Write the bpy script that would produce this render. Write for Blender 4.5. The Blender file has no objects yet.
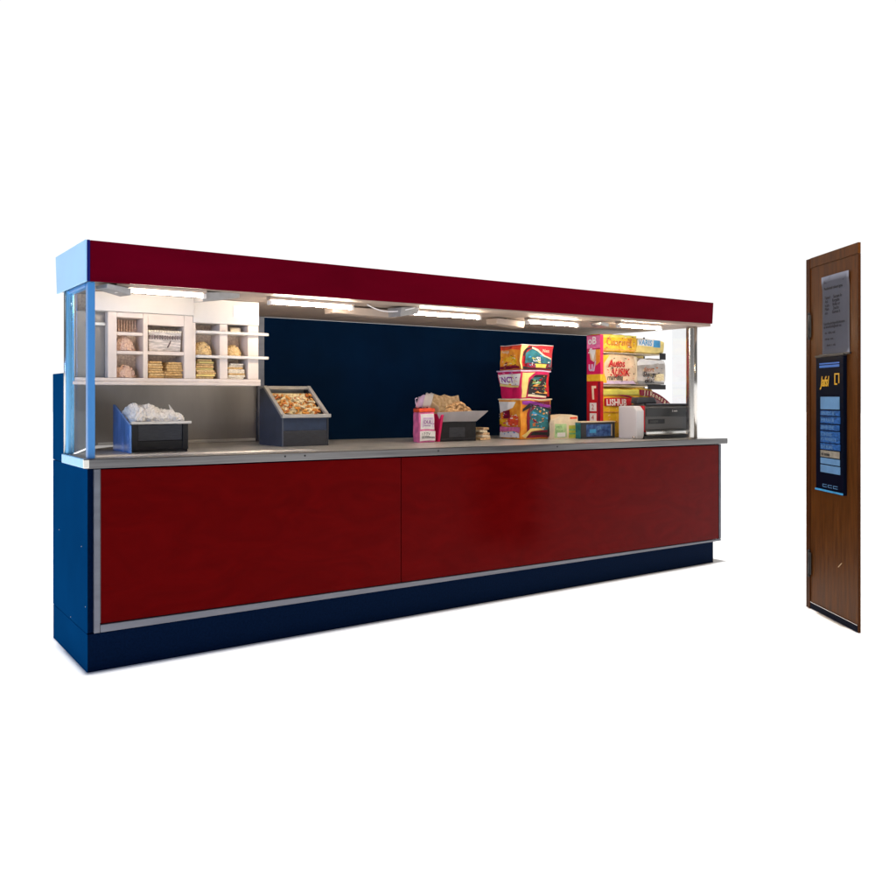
import bpy, bmesh, math, random
from mathutils import Vector, Matrix, noise
R = math.radians
random.seed(7)
S = bpy.context.scene
COL = S.collection

# ------------------------------------------------------------------ materials
def mat(name, col, rough=.5, metal=0., spec=.3, var=0., vscale=8., bump=0., bscale=60., stretch=(1, 1, 1),
        tint=None, emit=None, estr=0., coat=0., var2=None, dist=0.):
    m = bpy.data.materials.new(name); m.use_nodes = True
    nt = m.node_tree; N = nt.nodes; L = nt.links
    p = N['Principled BSDF']
    p.inputs['Base Color'].default_value = (*col, 1)
    p.inputs['Roughness'].default_value = rough
    p.inputs['Metallic'].default_value = metal
    p.inputs['Specular IOR Level'].default_value = spec
    if tint: p.inputs['Specular Tint'].default_value = (*tint, 1)
    if coat: p.inputs['Coat Weight'].default_value = coat; p.inputs['Coat Roughness'].default_value = .12
    if emit: p.inputs['Emission Color'].default_value = (*emit, 1); p.inputs['Emission Strength'].default_value = estr
    if var or bump:
        tc = N.new('ShaderNodeTexCoord'); mp = N.new('ShaderNodeMapping'); mp.inputs['Scale'].default_value = stretch
        L.new(tc.outputs['Object'], mp.inputs['Vector'])
    if var:
        n = N.new('ShaderNodeTexNoise'); n.inputs['Scale'].default_value = vscale; n.inputs['Detail'].default_value = 6; n.inputs['Distortion'].default_value = dist
        L.new(mp.outputs['Vector'], n.inputs['Vector'])
        r = N.new('ShaderNodeValToRGB')
        r.color_ramp.elements[0].position = .32; r.color_ramp.elements[1].position = .68
        c2 = var2 if var2 else tuple(min(1, c * (1 + var)) for c in col)
        r.color_ramp.elements[0].color = (*[c * (1 - var) for c in col], 1)
        r.color_ramp.elements[1].color = (*c2, 1)
        L.new(n.outputs['Fac'], r.inputs['Fac']); L.new(r.outputs['Color'], p.inputs['Base Color'])
        if rough > .1:
            mr = N.new('ShaderNodeMapRange'); mr.inputs['To Min'].default_value = rough * .8; mr.inputs['To Max'].default_value = min(1, rough * 1.25)
            L.new(n.outputs['Fac'], mr.inputs['Value']); L.new(mr.outputs['Result'], p.inputs['Roughness'])
    if bump:
        b = N.new('ShaderNodeTexNoise'); b.inputs['Scale'].default_value = bscale; b.inputs['Detail'].default_value = 4
        L.new(mp.outputs['Vector'], b.inputs['Vector'])
        bp = N.new('ShaderNodeBump'); bp.inputs['Strength'].default_value = bump; bp.inputs['Distance'].default_value = .01
        L.new(b.outputs['Fac'], bp.inputs['Height']); L.new(bp.outputs['Normal'], p.inputs['Normal'])
    return m

M = {}
def defmat(k, *a, **kw): M[k] = mat(k, *a, **kw)
defmat('white_floor', (.92, .92, .92), rough=1, spec=0)
defmat('red_panel', (.096, .0009, .0014), rough=.2, spec=.10, tint=(1, .10, .10), var=.10, vscale=2.6, stretch=(1, 1, 2.4), bump=.10, bscale=5, dist=2.2, var2=(.110, .0012, .0016))  # mottle in the red stands in for soft reflections
defmat('red_fascia', (.108, .0004, .0075), rough=.34, spec=.05, tint=(1, .1, .3), var=.14, vscale=1.1, stretch=(1, 1, 4), dist=.8)
defmat('fascia_edge', (.01, .012, .12), rough=.5, spec=.05)
defmat('blue_side', (.0016, .048, .150), rough=.5, spec=0, var=.10, vscale=2.5, bump=.03, bscale=5)
defmat('navy_plinth', (.0014, .0068, .025), rough=.6, spec=.03, tint=(.3, .5, 1), var=.22, vscale=90, bump=.05, bscale=200)
defmat('navy_wall', (.0011, .0095, .032), rough=.75, spec=.02, var=.15, vscale=3)
defmat('blue_lit_white', (.40, .69, .93), rough=.42, spec=.2, var=.04, vscale=4)  # white end panel, with the blue light on it put into the colour
defmat('blue_post', (.06, .24, .52), rough=.3, spec=.3, var=.12, vscale=5, stretch=(1, 1, .1))
defmat('blue_steel', (.20, .52, .82), rough=.28, metal=.75, var=.1, vscale=20, stretch=(1, 1, .05))
defmat('steel', (.53, .515, .50), rough=.36, metal=.45, var=.22, vscale=30, stretch=(.06, 1, 1.5), bump=.04, bscale=90)
defmat('steel_lip', (.175, .172, .175), rough=.32, metal=.9, var=.28, vscale=14, stretch=(.12, 1, 3))
defmat('trim_alu', (.155, .16, .185), rough=.4, metal=.7, var=.15, vscale=18, stretch=(.1, 1, 1))
defmat('splash_steel', (.30, .28, .265), rough=.38, metal=.6, var=.18, vscale=3.5, stretch=(1, 1, .3))
defmat('beige', (.36, .285, .235), rough=.6, spec=.2, var=.07, vscale=6)
defmat('white_board', (.70, .65, .60), rough=.5, spec=.2, var=.03, vscale=9)
defmat('cabinet_white', (.74, .63, .55), rough=.45, spec=.3, var=.05, vscale=10)
defmat('grey_metal', (.30, .29, .28), rough=.45, metal=.3, var=.12, vscale=20)
defmat('tube', (.9, .9, .85), emit=(1, .87, .70), estr=100, rough=.4)
defmat('tube_dim', (.9, .9, .85), emit=(1, .86, .70), estr=34, rough=.4)
defmat('black', (.012, .012, .014), rough=.4, spec=.35, var=.2, vscale=30)
defmat('charcoal', (.035, .037, .045), rough=.38, spec=.4, var=.2, vscale=25, stretch=(1, 1, 6))
defmat('dark_blue_grey', (.02, .035, .075), rough=.38, spec=.4, var=.15, vscale=20)
defmat('slate', (.07, .085, .12), rough=.36, spec=.4, var=.15, vscale=12)
defmat('acrylic_blue', (.15, .34, .80), rough=.25, spec=.5, var=.28, vscale=14, stretch=(1, 1, .35))
defmat('rim_white', (.78, .74, .66), rough=.4)
defmat('chrome', (.62, .6, .57), rough=.2, metal=1)
defmat('napkin', (.90, .86, .81), rough=.9, spec=.05, var=.04, vscale=40)
defmat('crisp_orange', (.80, .27, .03), rough=.5, var=.25, vscale=40, var2=(.88, .48, .12))
defmat('crisp_cream', (.90, .70, .42), rough=.6, var=.25, vscale=60)
defmat('crisp_red', (.52, .16, .04), rough=.6, var=.3, vscale=60)
defmat('loaf_pink', (.84, .50, .36), rough=.8, var=.16, vscale=130, var2=(.88, .66, .50), bump=.8, bscale=150)
defmat('loaf_yellow', (.80, .50, .19), rough=.8, var=.2, vscale=110, var2=(.86, .64, .34), bump=.8, bscale=140)
defmat('cracker', (.70, .40, .13), rough=.8, var=.25, vscale=90, var2=(.78, .52, .24), bump=.6, bscale=120)
defmat('cracker_pale', (.86, .74, .58), rough=.8, var=.2, vscale=90, bump=.5, bscale=120)
defmat('basket', (.62, .55, .50), rough=.8, var=.35, vscale=60, stretch=(.4, 1, 2), bump=.5, bscale=90)
defmat('basket_band', (.22, .17, .16), rough=.8, var=.4, vscale=60)
defmat('lattice', (.90, .66, .53), rough=.8, var=.25, vscale=80)
defmat('kraft', (.74, .50, .27), rough=.85, var=.3, vscale=45, var2=(.85, .68, .45), bump=.4, bscale=60)
defmat('pastry', (.50, .22, .07), rough=.6, var=.5, vscale=50, var2=(.80, .52, .26), bump=.6, bscale=70)
defmat('bread', (.66, .46, .27), rough=.85, var=.3, vscale=70, bump=.5, bscale=120)
defmat('magenta', (.60, .012, .10), rough=.45, spec=.3, var=.12, vscale=12)
defmat('pink', (.72, .16, .36), rough=.45, spec=.3, var=.25, vscale=25)
defmat('lilac', (.66, .50, .68), rough=.5, var=.15, vscale=25)
defmat('purple', (.25, .03, .30), rough=.5)
defmat('orange', (.85, .24, .02), rough=.45, spec=.3, var=.12, vscale=18, var2=(.88, .42, .05))
defmat('orange_red', (.75, .08, .03), rough=.45, spec=.3, var=.2, vscale=18)
defmat('red', (.48, .012, .02), rough=.4, spec=.3, var=.2, vscale=18)
defmat('dark_red', (.20, .008, .03), rough=.45, var=.2, vscale=16)
defmat('yellow', (.78, .47, .03), rough=.26, spec=.4, var=.16, vscale=10, bump=.3, bscale=14)
defmat('yellow_pale', (.74, .58, .20), rough=.5, var=.15, vscale=14)
defmat('lemon', (.60, .56, .10), rough=.5, var=.15, vscale=14)
defmat('cream', (.76, .64, .46), rough=.6, var=.1, vscale=14)
defmat('paper_white', (.80, .78, .76), rough=.7, var=.06, vscale=20)
defmat('silver_film', (.55, .50, .46), rough=.35, metal=.3, var=.3, vscale=9, bump=.5, bscale=12)
defmat('peach_film', (.76, .56, .37), rough=.28, var=.14, vscale=10, bump=.4, bscale=12)
defmat('teal', (.02, .14, .17), rough=.45, spec=.3, var=.4, vscale=20)
defmat('deep_blue', (.02, .055, .24), rough=.4, var=.5, vscale=25, var2=(.07, .16, .42))
defmat('sky_blue', (.05, .30, .58), rough=.4, var=.2, vscale=20)
defmat('green', (.18, .42, .16), rough=.5, var=.25, vscale=30)
defmat('green_pale', (.42, .60, .30), rough=.5, var=.2, vscale=20)
defmat('yellow_green', (.42, .44, .06), rough=.5, var=.2, vscale=20)
defmat('gold', (.70, .40, .02), rough=.4, spec=.4)
defmat('wood', (.084, .029, .0066), rough=.42, spec=.07, tint=(1, .6, .35), var=.30, vscale=8, stretch=(5, 5, .5), bump=.08, bscale=30)
defmat('wood_dark', (.055, .018, .006), rough=.45, spec=.05, tint=(1, .6, .35), var=.3, vscale=9, stretch=(5, 5, .3))
defmat('kick_black', (.006, .008, .016), rough=.6, spec=.02)
defmat('shaded_paper', (.165, .175, .225), rough=.8, var=.06, vscale=8)  # white paper; its shade is put into this grey
defmat('ink', (.02, .02, .025), rough=.8)
defmat('holder_navy', (.002, .004, .012), rough=.4, spec=.03)
defmat('leaflet_blue', (.022, .095, .30), rough=.35, spec=.1, var=.5, vscale=30, stretch=(1, 1, 3))
defmat('leaflet_pale', (.12, .26, .46), rough=.4, spec=.1, var=.12, vscale=12)
defmat('leaflet_tan', (.28, .26, .21), rough=.5, var=.2, vscale=30)
defmat('bright_blue', (.03, .16, .55), rough=.3)
defmat('printer_white', (.62, .61, .63), rough=.35, spec=.4, var=.03, vscale=5)
defmat('printer_black', (.02, .02, .021), rough=.3, spec=.45, var=.15, vscale=10)
defmat('printer_grey', (.085, .082, .080), rough=.35, spec=.4)
defmat('hinge_metal', (.035, .033, .032), rough=.5, metal=.3, var=.3, vscale=60)
defmat('frame_grey', (.42, .40, .37), rough=.35, spec=.5, var=.1, vscale=20)
defmat('flap_grey', (.42, .40, .41), rough=.6, var=.08, vscale=10)
def glass():
    m = bpy.data.materials.new('clear_glass'); m.use_nodes = True
    nt = m.node_tree; nt.nodes.clear()
    o = nt.nodes.new('ShaderNodeOutputMaterial'); mx = nt.nodes.new('ShaderNodeMixShader')
    t = nt.nodes.new('ShaderNodeBsdfTransparent'); g = nt.nodes.new('ShaderNodeBsdfGlossy')
    t.inputs['Color'].default_value = (.975, .98, .985, 1)
    g.inputs['Roughness'].default_value = .05; g.inputs['Color'].default_value = (.8, .9, 1, 1)
    mx.inputs[0].default_value = .05
    nt.links.new(t.outputs[0], mx.inputs[1]); nt.links.new(g.outputs[0], mx.inputs[2])
    nt.links.new(mx.outputs[0], o.inputs[0]); M['glass'] = m
glass()

# ------------------------------------------------------------------ helpers
class MB:
    """collects shapes; build() links them as ONE mesh object"""
    def __init__(s): s.b = bmesh.new()
    def _merge(s, t, mi=0, mtx=None, smooth=False):
        if mtx: bmesh.ops.transform(t, matrix=mtx, verts=t.verts)
        for f in t.faces: f.material_index = mi; f.smooth = smooth
        me = bpy.data.meshes.new('tmp'); t.to_mesh(me); t.free(); s.b.from_mesh(me); bpy.data.meshes.remove(me)
        return s
    def box(s, x0, x1, y0, y1, z0, z1, bev=0., mi=0, mtx=None, seg=2):
        t = bmesh.new(); bmesh.ops.create_cube(t, size=1)
        for v in t.verts:
            v.co = (x0 + (v.co.x + .5) * (x1 - x0), y0 + (v.co.y + .5) * (y1 - y0), z0 + (v.co.z + .5) * (z1 - z0))
        if bev: bmesh.ops.bevel(t, geom=t.edges[:], offset=bev, segments=seg, affect='EDGES', profile=.6)
        return s._merge(t, mi, mtx)
    def hull8(s, lo, hi, bev=0., mi=0, mtx=None):
        """lo and hi: four corners each"""
        t = bmesh.new(); a = [t.verts.new(p) for p in lo]; b = [t.verts.new(p) for p in hi]; n = len(a)
        t.faces.new(a[::-1]); t.faces.new(b)
        for i in range(n): t.faces.new((a[i], a[(i + 1) % n], b[(i + 1) % n], b[i]))
        bmesh.ops.recalc_face_normals(t, faces=t.faces[:])
        if bev: bmesh.ops.bevel(t, geom=t.edges[:], offset=bev, segments=2, affect='EDGES', profile=.6)
        return s._merge(t, mi, mtx)
    def prism(s, pts, axis, a, b, bev=0., mi=0, mtx=None):
        """2-D outline pushed along an axis: x -> pts are (y,z), y -> (x,z), z -> (x,y)"""
        def P(p, q): return {'x': (q, p[0], p[1]), 'y': (p[0], q, p[1]), 'z': (p[0], p[1], q)}[axis]
        return s.hull8([P(p, a) for p in pts], [P(p, b) for p in pts], bev, mi, mtx)
    def tube(s, pts, r, mi=0, seg=10, mtx=None):
        t = bmesh.new(); pts = [Vector(p) for p in pts]; rings = []
        for i, p in enumerate(pts):
            d = (pts[min(i + 1, len(pts) - 1)] - pts[max(i - 1, 0)]).normalized()
            u = d.orthogonal().normalized()
            if abs(d.z) < .95: u = d.cross(Vector((0, 0, 1))).normalized()
            w = d.cross(u)
            rings.append([t.verts.new(p + (u * math.cos(2 * math.pi * k / seg) + w * math.sin(2 * math.pi * k / seg)) * r) for k in range(seg)])
        for A, B in zip(rings, rings[1:]):
            for k in range(seg): t.faces.new((A[k], A[(k + 1) % seg], B[(k + 1) % seg], B[k]))
        t.faces.new(rings[0][::-1]); t.faces.new(rings[-1])
        bmesh.ops.recalc_face_normals(t, faces=t.faces[:])
        return s._merge(t, mi, mtx, True)
    def blob(s, c, r, amp=.15, freq=3., sub=3, mi=0, flat=False, seed=0, mtx=None):
        t = bmesh.new(); bmesh.ops.create_icosphere(t, subdivisions=sub, radius=1)
        for v in t.verts:
            d = v.co.normalized(); k = 1 + amp * noise.noise(d * freq + Vector((seed * 3.1, seed, 0)))
            z = d.z * k
            if flat and z < 0: z *= .02
            v.co = Vector((c[0] + d.x * k * r[0], c[1] + d.y * k * r[1], c[2] + z * r[2]))
        return s._merge(t, mi, mtx, True)
    def sheet(s, fn, nu, nv, mi=0, thick=.0015):
        """a surface with real thickness: fn(u,v) -> point"""
        t = bmesh.new()
        g = [[t.verts.new(fn(i / nu, j / nv)) for j in range(nv + 1)] for i in range(nu + 1)]
        for i in range(nu):
            for j in range(nv): t.faces.new((g[i][j], g[i + 1][j], g[i + 1][j + 1], g[i][j + 1]))
        bmesh.ops.solidify(t, geom=t.faces[:], thickness=thick)
        return s._merge(t, mi, None, True)
    def build(s, name, mats, parent=None, loc=None):
        me = bpy.data.meshes.new(name); bmesh.ops.recalc_face_normals(s.b, faces=s.b.faces[:])
        s.b.to_mesh(me); s.b.free()
        for k in (mats if isinstance(mats, (list, tuple)) else [mats]): me.materials.append(M[k])
        o = bpy.data.objects.new(name, me); COL.objects.link(o)
        if parent: o.parent = parent
        if loc: o.location = loc
        return o

def tag(o, label=None, cat=None, group=None, kind=None):
    if label: o['label'] = label
    if cat: o['category'] = cat
    if group: o['group'] = group
    if kind: o['kind'] = kind
    return o
def thing(name, label, cat, loc=(0, 0, 0), rz=0., group=None):
    o = bpy.data.objects.new(name, None); o.empty_display_size = .1; COL.objects.link(o)
    o.location = loc; o.rotation_euler.z = rz
    return tag(o, label, cat, group)
def copy_thing(o, loc, rz, label):
    c = o.copy(); COL.objects.link(c); c.location = loc; c.rotation_euler.z = rz; c['label'] = label
    for ch in o.children:
        d = ch.copy(); COL.objects.link(d); d.parent = c
        for g in ch.children:
            e = g.copy(); COL.objects.link(e); e.parent = d
    return c
def lettering(text, size, org, udir, vdir, m, parent, name='lettering', shear=0., squeeze=1., bold=.0):
    """raised ink lettering: origin at lower left, udir along the line, vdir up"""
    cu = bpy.data.curves.new('txt', 'FONT'); cu.body = text; cu.size = 1; cu.extrude = .004; cu.shear = shear; cu.offset = bold
    cu.resolution_u = 2; cu.space_line = .85
    o = bpy.data.objects.new('txt', cu); COL.objects.link(o)
    bpy.context.view_layer.update()
    me = bpy.data.meshes.new_from_object(o.evaluated_get(bpy.context.evaluated_depsgraph_get()))
    bpy.data.objects.remove(o); bpy.data.curves.remove(cu)
    u = Vector(udir).normalized(); v = Vector(vdir).normalized(); n = u.cross(v)
    for vt in me.vertices:
        c = vt.co.copy(); vt.co = Vector(org) + u * c.x * size * squeeze + v * c.y * size + n * (.0006 + c.z * .1)
    me.materials.clear(); me.materials.append(M[m]); me.name = name
    for p in me.polygons: p.material_index = 0
    r = bpy.data.objects.new(name, me); COL.objects.link(r); r.parent = parent
    return r

def wz(x): return 1.035 - .0072 * x        # the steel worktop falls slightly to the right

# ------------------------------------------------------------------ the setting
b = MB(); t = bmesh.new(); bmesh.ops.create_circle(t, cap_ends=True, radius=80, segments=64); b._merge(t)
tag(b.build('floor', 'white_floor'), kind='structure')

# ------------------------------------------------------------------ the kiosk
K = thing('food_kiosk', 'long red and blue concession counter with a red canopy and steel worktop', 'food counter')
b = MB(); b.prism([(0, 0), (4.79, 0), (4.79, 1.2), (.45, 1.2), (0, .75)], 'z', 0, .186, .004); b.build('plinth', ['navy_plinth'], K)
# the plinth's blue end board, proud of the core
MB().box(-.0045, -.0005, .003, .762, .001, .186, .001).build('plinth_end', 'blue_side', K)
# body: sloping top under the worktop
b = MB(); o_ = [(0, .006), (4.872, .006), (4.872, 1.2), (.45, 1.2), (0, .75)]
b.hull8([(x, y, .19) for x, y in o_], [(x, y, wz(x) - .046) for x, y in o_]); b.build('counter_body', 'navy_plinth', K)
b = MB(); b.hull8([(-.006, .004, .19), (-.0005, .004, .19), (-.0005, .762, .19), (-.006, .762, .19)],
                  [(-.006, .004, .988), (-.0005, .004, .988), (-.0005, .762, .988), (-.006, .762, .988)], .0015)
side = b.build('end_panel', 'blue_side', K)
for y, z in ((.10, .60), (.60, .62), (.02, .318), (.33, .205)):
    MB().blob((-.007, y, z), (.0012, .003, .003), 0, 1, 2).build('screw', 'chrome', side)
MB().box(-.0065, .03, .464, .766, .990, 1.464, .004).build('end_upright', 'blue_side', K)
# red front panels, 5 mm gap between
for x0, x1 in ((.056, 1.789), (1.794, 4.846)):
    b = MB(); b.hull8([(x0, -.010, .232 - .009 * x0), (x1, -.010, .232 - .009 * x1), (x1, .004, .232 - .009 * x1), (x0, .004, .232 - .009 * x0)],
                      [(x0, -.010, wz(x0) - .052), (x1, -.010, wz(x1) - .052), (x1, .004, wz(x1) - .052), (x0, .004, wz(x0) - .052)], .002)
    b.build('front_panel', 'red_panel', K)
# aluminium frame round the red panels
b = MB(); b.box(.024, .052, -.016, .003, .190, .986, .003); b.box(.053, .0555, -.012, .003, .236, .986, .0008)
b.hull8([(.053, -.016, .190), (4.87, -.016, .170), (4.87, .003, .170), (.053, .003, .190)],
        [(.053, -.016, .228), (4.87, -.016, .186), (4.87, .003, .186), (.053, .003, .228)], .003)
b.box(4.849, 4.872, -.016, .003, .188, .954, .003)
b.build('trim_frame', 'trim_alu', K)
# worktop
out = [(-.020, -.030), (4.93, -.030), (4.93, 1.285), (.352, 1.285), (.050, .470), (.035, .462), (-.020, .462)]
b = MB(); b.hull8([(x, y, wz(x) - .006) for x, y in out], [(x, y, wz(x)) for x, y in out], .0015)
w = b.build('worktop', 'steel', K)
b = MB()
b.hull8([(-.022, -.034, wz(0) - .045), (4.934, -.034, wz(4.93) - .043), (4.934, -.020, wz(4.93) - .043), (-.022, -.020, wz(0) - .045)],
        [(-.022, -.034, wz(0) + .001), (4.934, -.034, wz(4.93) + .001), (4.934, -.020, wz(4.93) + .001), (-.022, -.020, wz(0) + .001)], .005)
b.build('front_lip', 'steel_lip', w)
b = MB(); b.box(-.024, -.010, -.019, .4625, .991, 1.037, .004); b.build('end_lip', 'blue_steel', w)
MB().box(-.027, -.002, -.037, -.012, .992, 1.0385, .006).build('corner_cap', 'chrome', w)
for x in (1.02, 1.14, 2.05, 3.05):
    MB().blob((x, -.0345, wz(x) - .018), (.006, .003, .006), 0, 1, 2).build('screw', 'black', w)
for y in (.10, .14, .18, .22):                                  # pressed drainage grooves at the left end
    b = MB(); b.hull8([(.06, y, 1.0352), (1.3, y, wz(1.3) + .0002), (1.3, y + .008, wz(1.3) + .0002), (.06, y + .008, 1.0352)],
                      [(.06, y + .002, 1.0375), (1.3, y + .002, wz(1.3) + .0025), (1.3, y + .006, wz(1.3) + .0025), (.06, y + .006, 1.0375)])
    b.build('pressed_rib', 'steel', w)
# posts, end glass, rails
b = MB(); b.box(.0, .034, .0, .048, 1.036, 1.897, .006); b.build('front_post', 'blue_post', K)
b = MB(); b.box(-.010, .03, .412, .462, 1.036, 1.897, .010); rp = b.build('rear_post', 'blue_steel', K); MB().tube([(-.010, .437, 1.037), (-.010, .437, 1.896)], .008, 0, 12).build('highlight_strip', 'chrome', rp)  # chrome strip added to draw the post's white highlight
MB().box(.010, .018, .052, .408, 1.038, 1.870, .002).build('end_glass', 'glass', K)
b = MB(); b.box(-.002, .03, .049, .411, 1.872, 1.898, .006); b.build('end_rail', 'blue_post', K)
b = MB(); b.box(4.545, 4.60, .035, .08, wz(4.6) + .001, 1.897, .012); b.tube([(4.625, .055, wz(4.62) + .001), (4.625, .055, 1.897)], .022, 0, 14)
b.build('front_post', 'chrome', K)
MB().box(4.640, 4.650, .07, .294, wz(4.65) + .003, 1.897, .001).build('end_glass', 'glass', K)
# canopy
roof = [(-.014, -.030), (4.716, -.030), (4.716, 1.29), (.55, 1.29), (.02, .595), (-.014, .595)]
MB().prism(roof, 'z', 1.900, 1.93, .002).build('soffit', 'beige', K)
MB().prism([(x, y) for x, y in roof], 'z', 2.05, 2.084, .002).build('canopy_top', 'beige', K)
b = MB(); b.hull8([(.0, -.045, 1.892), (4.722, -.045, 1.921), (4.722, -.031, 1.921), (.0, -.031, 1.892)],
                  [(.0, -.045, 2.090), (4.735, -.045, 2.090), (4.735, -.031, 2.090), (.0, -.031, 2.090)], .004)
fs = b.build('fascia', 'red_fascia', K)
MB().hull8([(-.014, -.045, 1.892), (-.0005, -.045, 1.892), (-.0005, -.031, 1.892), (-.014, -.031, 1.892)],
           [(-.014, -.045, 2.091), (-.0005, -.045, 2.091), (-.0005, -.031, 2.091), (-.014, -.031, 2.091)], .002).build('edge_strip', 'fascia_edge', fs)
b = MB(); b.hull8([(-.0225, -.044, 1.889), (-.0145, -.044, 1.889), (-.0145, .585, 1.889), (-.0225, .585, 1.889)],
                  [(-.0225, -.044, 2.091), (-.0145, -.044, 2.091), (-.0145, .615, 2.091), (-.0225, .615, 2.091)], .003)
b.build('fascia_end', 'blue_lit_white', K)
MB().box(4.717, 4.722, -.030, 1.28, 1.93, 2.086, .001).build('fascia_return', 'red_fascia', K)
# walls of the booth
b = MB(); b.box(1.47, 4.715, 1.292, 1.33, 1.0, 1.899); b.build('back_wall', 'navy_wall', K)
b = MB(); b.box(.34, 1.42, 1.287, 1.33, .99, 1.899); sp = b.build('splashback', 'splash_steel', K)
MB().box(.36, 1.41, 1.279, 1.286, wz(1) + .001, wz(1) + .02, .002).build('splash_bead', 'steel', sp)
MB().box(1.421, 1.469, 1.26, 1.33, 1.0, 1.899, .003).build('wall_post', 'trim_alu', K)
for z0_, z1_, m_, n_ in ((1.04, 1.405, 'splash_steel', 'rear_corner_panel'), (1.44, 1.895, 'cabinet_white', 'rear_corner_panel')):
    MB().hull8([(.035, .470, z0_), (.045, .470, z0_), (.345, 1.28, z0_), (.335, 1.28, z0_)],
               [(.035, .470, z1_), (.045, .470, z1_), (.345, 1.28, z1_), (.335, 1.28, z1_)]).build(n_, m_, K)
# ------------------------------------------------------------------ canopy lamps
def lamp(x0, x1, y, label, tm='tube'):
    cx = (x0 + x1) / 2; t_ = thing('fluorescent_lamp', label, 'lamp', (cx, y, 1.899), 0, 'strip lamps under the canopy')
    h = (x1 - x0) / 2
    b = MB(); b.prism([(-.030, -.001), (.030, -.001), (.022, -.016), (-.022, -.016)], 'x', -h, h, .002); b.build('housing', 'beige', t_)
    MB().tube([(-h + .015, 0, -.028), (h - .015, 0, -.028)], .0095, 0, 12).build('tube', tm, t_)
    for s in (-1, 1):
        MB().box(s * (h - .008) - .009, s * (h - .008) + .009, -.018, .018, -.044, -.0185, .003).build('end_cap', 'white_board', t_)
    return t_
L_ = ['leftmost strip lamp, above the white bread cabinet', 'strip lamp between the bread cabinet and the hanging bracket',
      'middle strip lamp, above the pink food box', 'strip lamp above the stack of three snack tubs', 'rightmost strip lamp, above the bags of snacks']
for (x0, x1, y), l in zip([(.14, .60, .05), (.99, 1.53, .12), (1.99, 2.55, .19), (3.02, 3.52, .25), (3.78, 4.26, .09)], L_): lamp(x0, x1, y, l, 'tube_dim' if x0 < .5 else 'tube')
def bracket(loc, rz, label, ln=.2, mt='grey_metal', tilt=.3, hh=1.):
    t_ = thing('lamp_bracket', label, 'bracket', loc, rz, 'metal brackets under the canopy')
    b = MB(); b.hull8([(-ln / 2, -.05, -.030 * hh), (ln / 2, -.05, -.030 * hh - .06 * tilt), (ln / 2, .05, -.030 * hh - .06 * tilt), (-ln / 2, .05, -.030 * hh)],
                      [(-ln / 2, -.06, -.008), (ln / 2, -.06, -.008 - .03 * tilt), (ln / 2, .06, -.008 - .03 * tilt), (-ln / 2, .06, -.008)], .004)
    b.build('shade', mt, t_)
    MB().tube([(0, 0, -.001), (.0, 0, -.02)], .010, 0, 8).build('stem', 'black', t_)
    return t_
bracket((.135, .06, 1.899), .25, 'grey hanging wedge bracket nearest the blue front post', .13, 'grey_metal', .4)
bracket((.69, .12, 1.899), .15, 'grey angled bracket above the right half of the bread cabinet', .22, 'grey_metal', -.6, 1.9)
bracket((1.70, .31, 1.899), .0, 'long beige bracket above the gap left of the pink food box', .46, 'beige', .1, 1.7)
bracket((1.92, .16, 1.899), .25, 'short grey bracket touching the end of the middle strip lamp', .17, 'grey_metal', -.5, 2.2)
bracket((2.93, .38, 1.899), .1, 'beige bracket left of the lamp over the snack tubs', .28, 'beige', .3, 1.5)
bracket((3.66, .16, 1.899), .0, 'short brown bracket left of the rightmost strip lamp', .08, 'splash_steel', .2)
b = MB(); pts = [(1.62 + .33 * k / 12, .10 + .03 * math.sin(k / 3), 1.893 - .030 * math.sin(math.pi * k / 12)) for k in range(13)]
b.tube(pts, .004, 0, 8); tag(b.build('lamp_cable', 'paper_white'), 'thin white cable sagging between two canopy lamps', 'cable')

# ------------------------------------------------------------------ bread cabinet hanging at the left
C = thing('bread_cabinet', 'white wall cabinet with open pigeonholes hanging under the canopy at left', 'cabinet', (.56, .42, 1.40))
def cx_(x): return x - .56
def cz_(z): return z - 1.40
D = .150
def cbox(b, x0, x1, z0, z1, y0=0., y1=D, bev=.002, mi=0): return b.box(cx_(x0), cx_(x1), y0, y1, cz_(z0), cz_(z1), bev, mi)
b = MB(); cbox(b, .02, 1.07, 1.402, 1.420, -.012, .03, .004); cbox(b, .07, 1.07, 1.402, 1.420, .0305, D, .002); cbox(b, .03, 1.072, 1.4205, 1.440, -.006, .04, .003); cbox(b, .07, 1.072, 1.4205, 1.440, .0405, D, .001); b.build('bottom_shelf', 'cabinet_white', C)
MB().box(cx_(.075), cx_(1.064), D + .001, D + .012, cz_(1.405), cz_(1.897)).build('back_board', 'lattice', C)
b = MB(); cbox(b, .128, .664, 1.797, 1.898, -.022, D - .01, .003); b.build('hood_board', 'white_board', C)
b = MB(); cbox(b, .6645, 1.062, 1.760, 1.898, -.006, D - .01, .003); b.build('hood_board', 'white_board', C)
MB().box(cx_(.90), cx_(.985), -.0085, -.0065, cz_(1.80), cz_(1.87), 0).build('notice_card', 'paper_white', C)
b = MB(); cbox(b, .052, .198, 1.4405, 1.796, .06, .075, 0); b.build('steel_side_panel', 'splash_steel', C)
MB().box(cx_(.10), cx_(.196), .03, .055, cz_(1.722), cz_(1.738), .004).build('side_handle', 'rim_white', C)
b = MB()                                                          # left frame of the pigeonholes
for x0, x1 in ((.200, .246), (.386, .411), (.614, .664)): cbox(b, x0, x1, 1.4405, 1.796)
for z0, z1, x0, x1 in ((1.769, 1.796, .2465, .3855), (1.734, 1.796, .4115, .6135), (1.570, 1.587, .2465, .3855), (1.570, 1.590, .4115, .6135)): cbox(b, x0, x1, z0, z1, .002, D - .002)
cbox(b, .2465, .3855, 1.672, 1.690, .01, .05)
b.build('left_frame', 'cabinet_white', C)
b = MB()
for x0, x1 in ((.6645, .681), (.824, .871), (.996, 1.062)): cbox(b, x0, x1, 1.4405, 1.759, .004, D)
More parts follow.
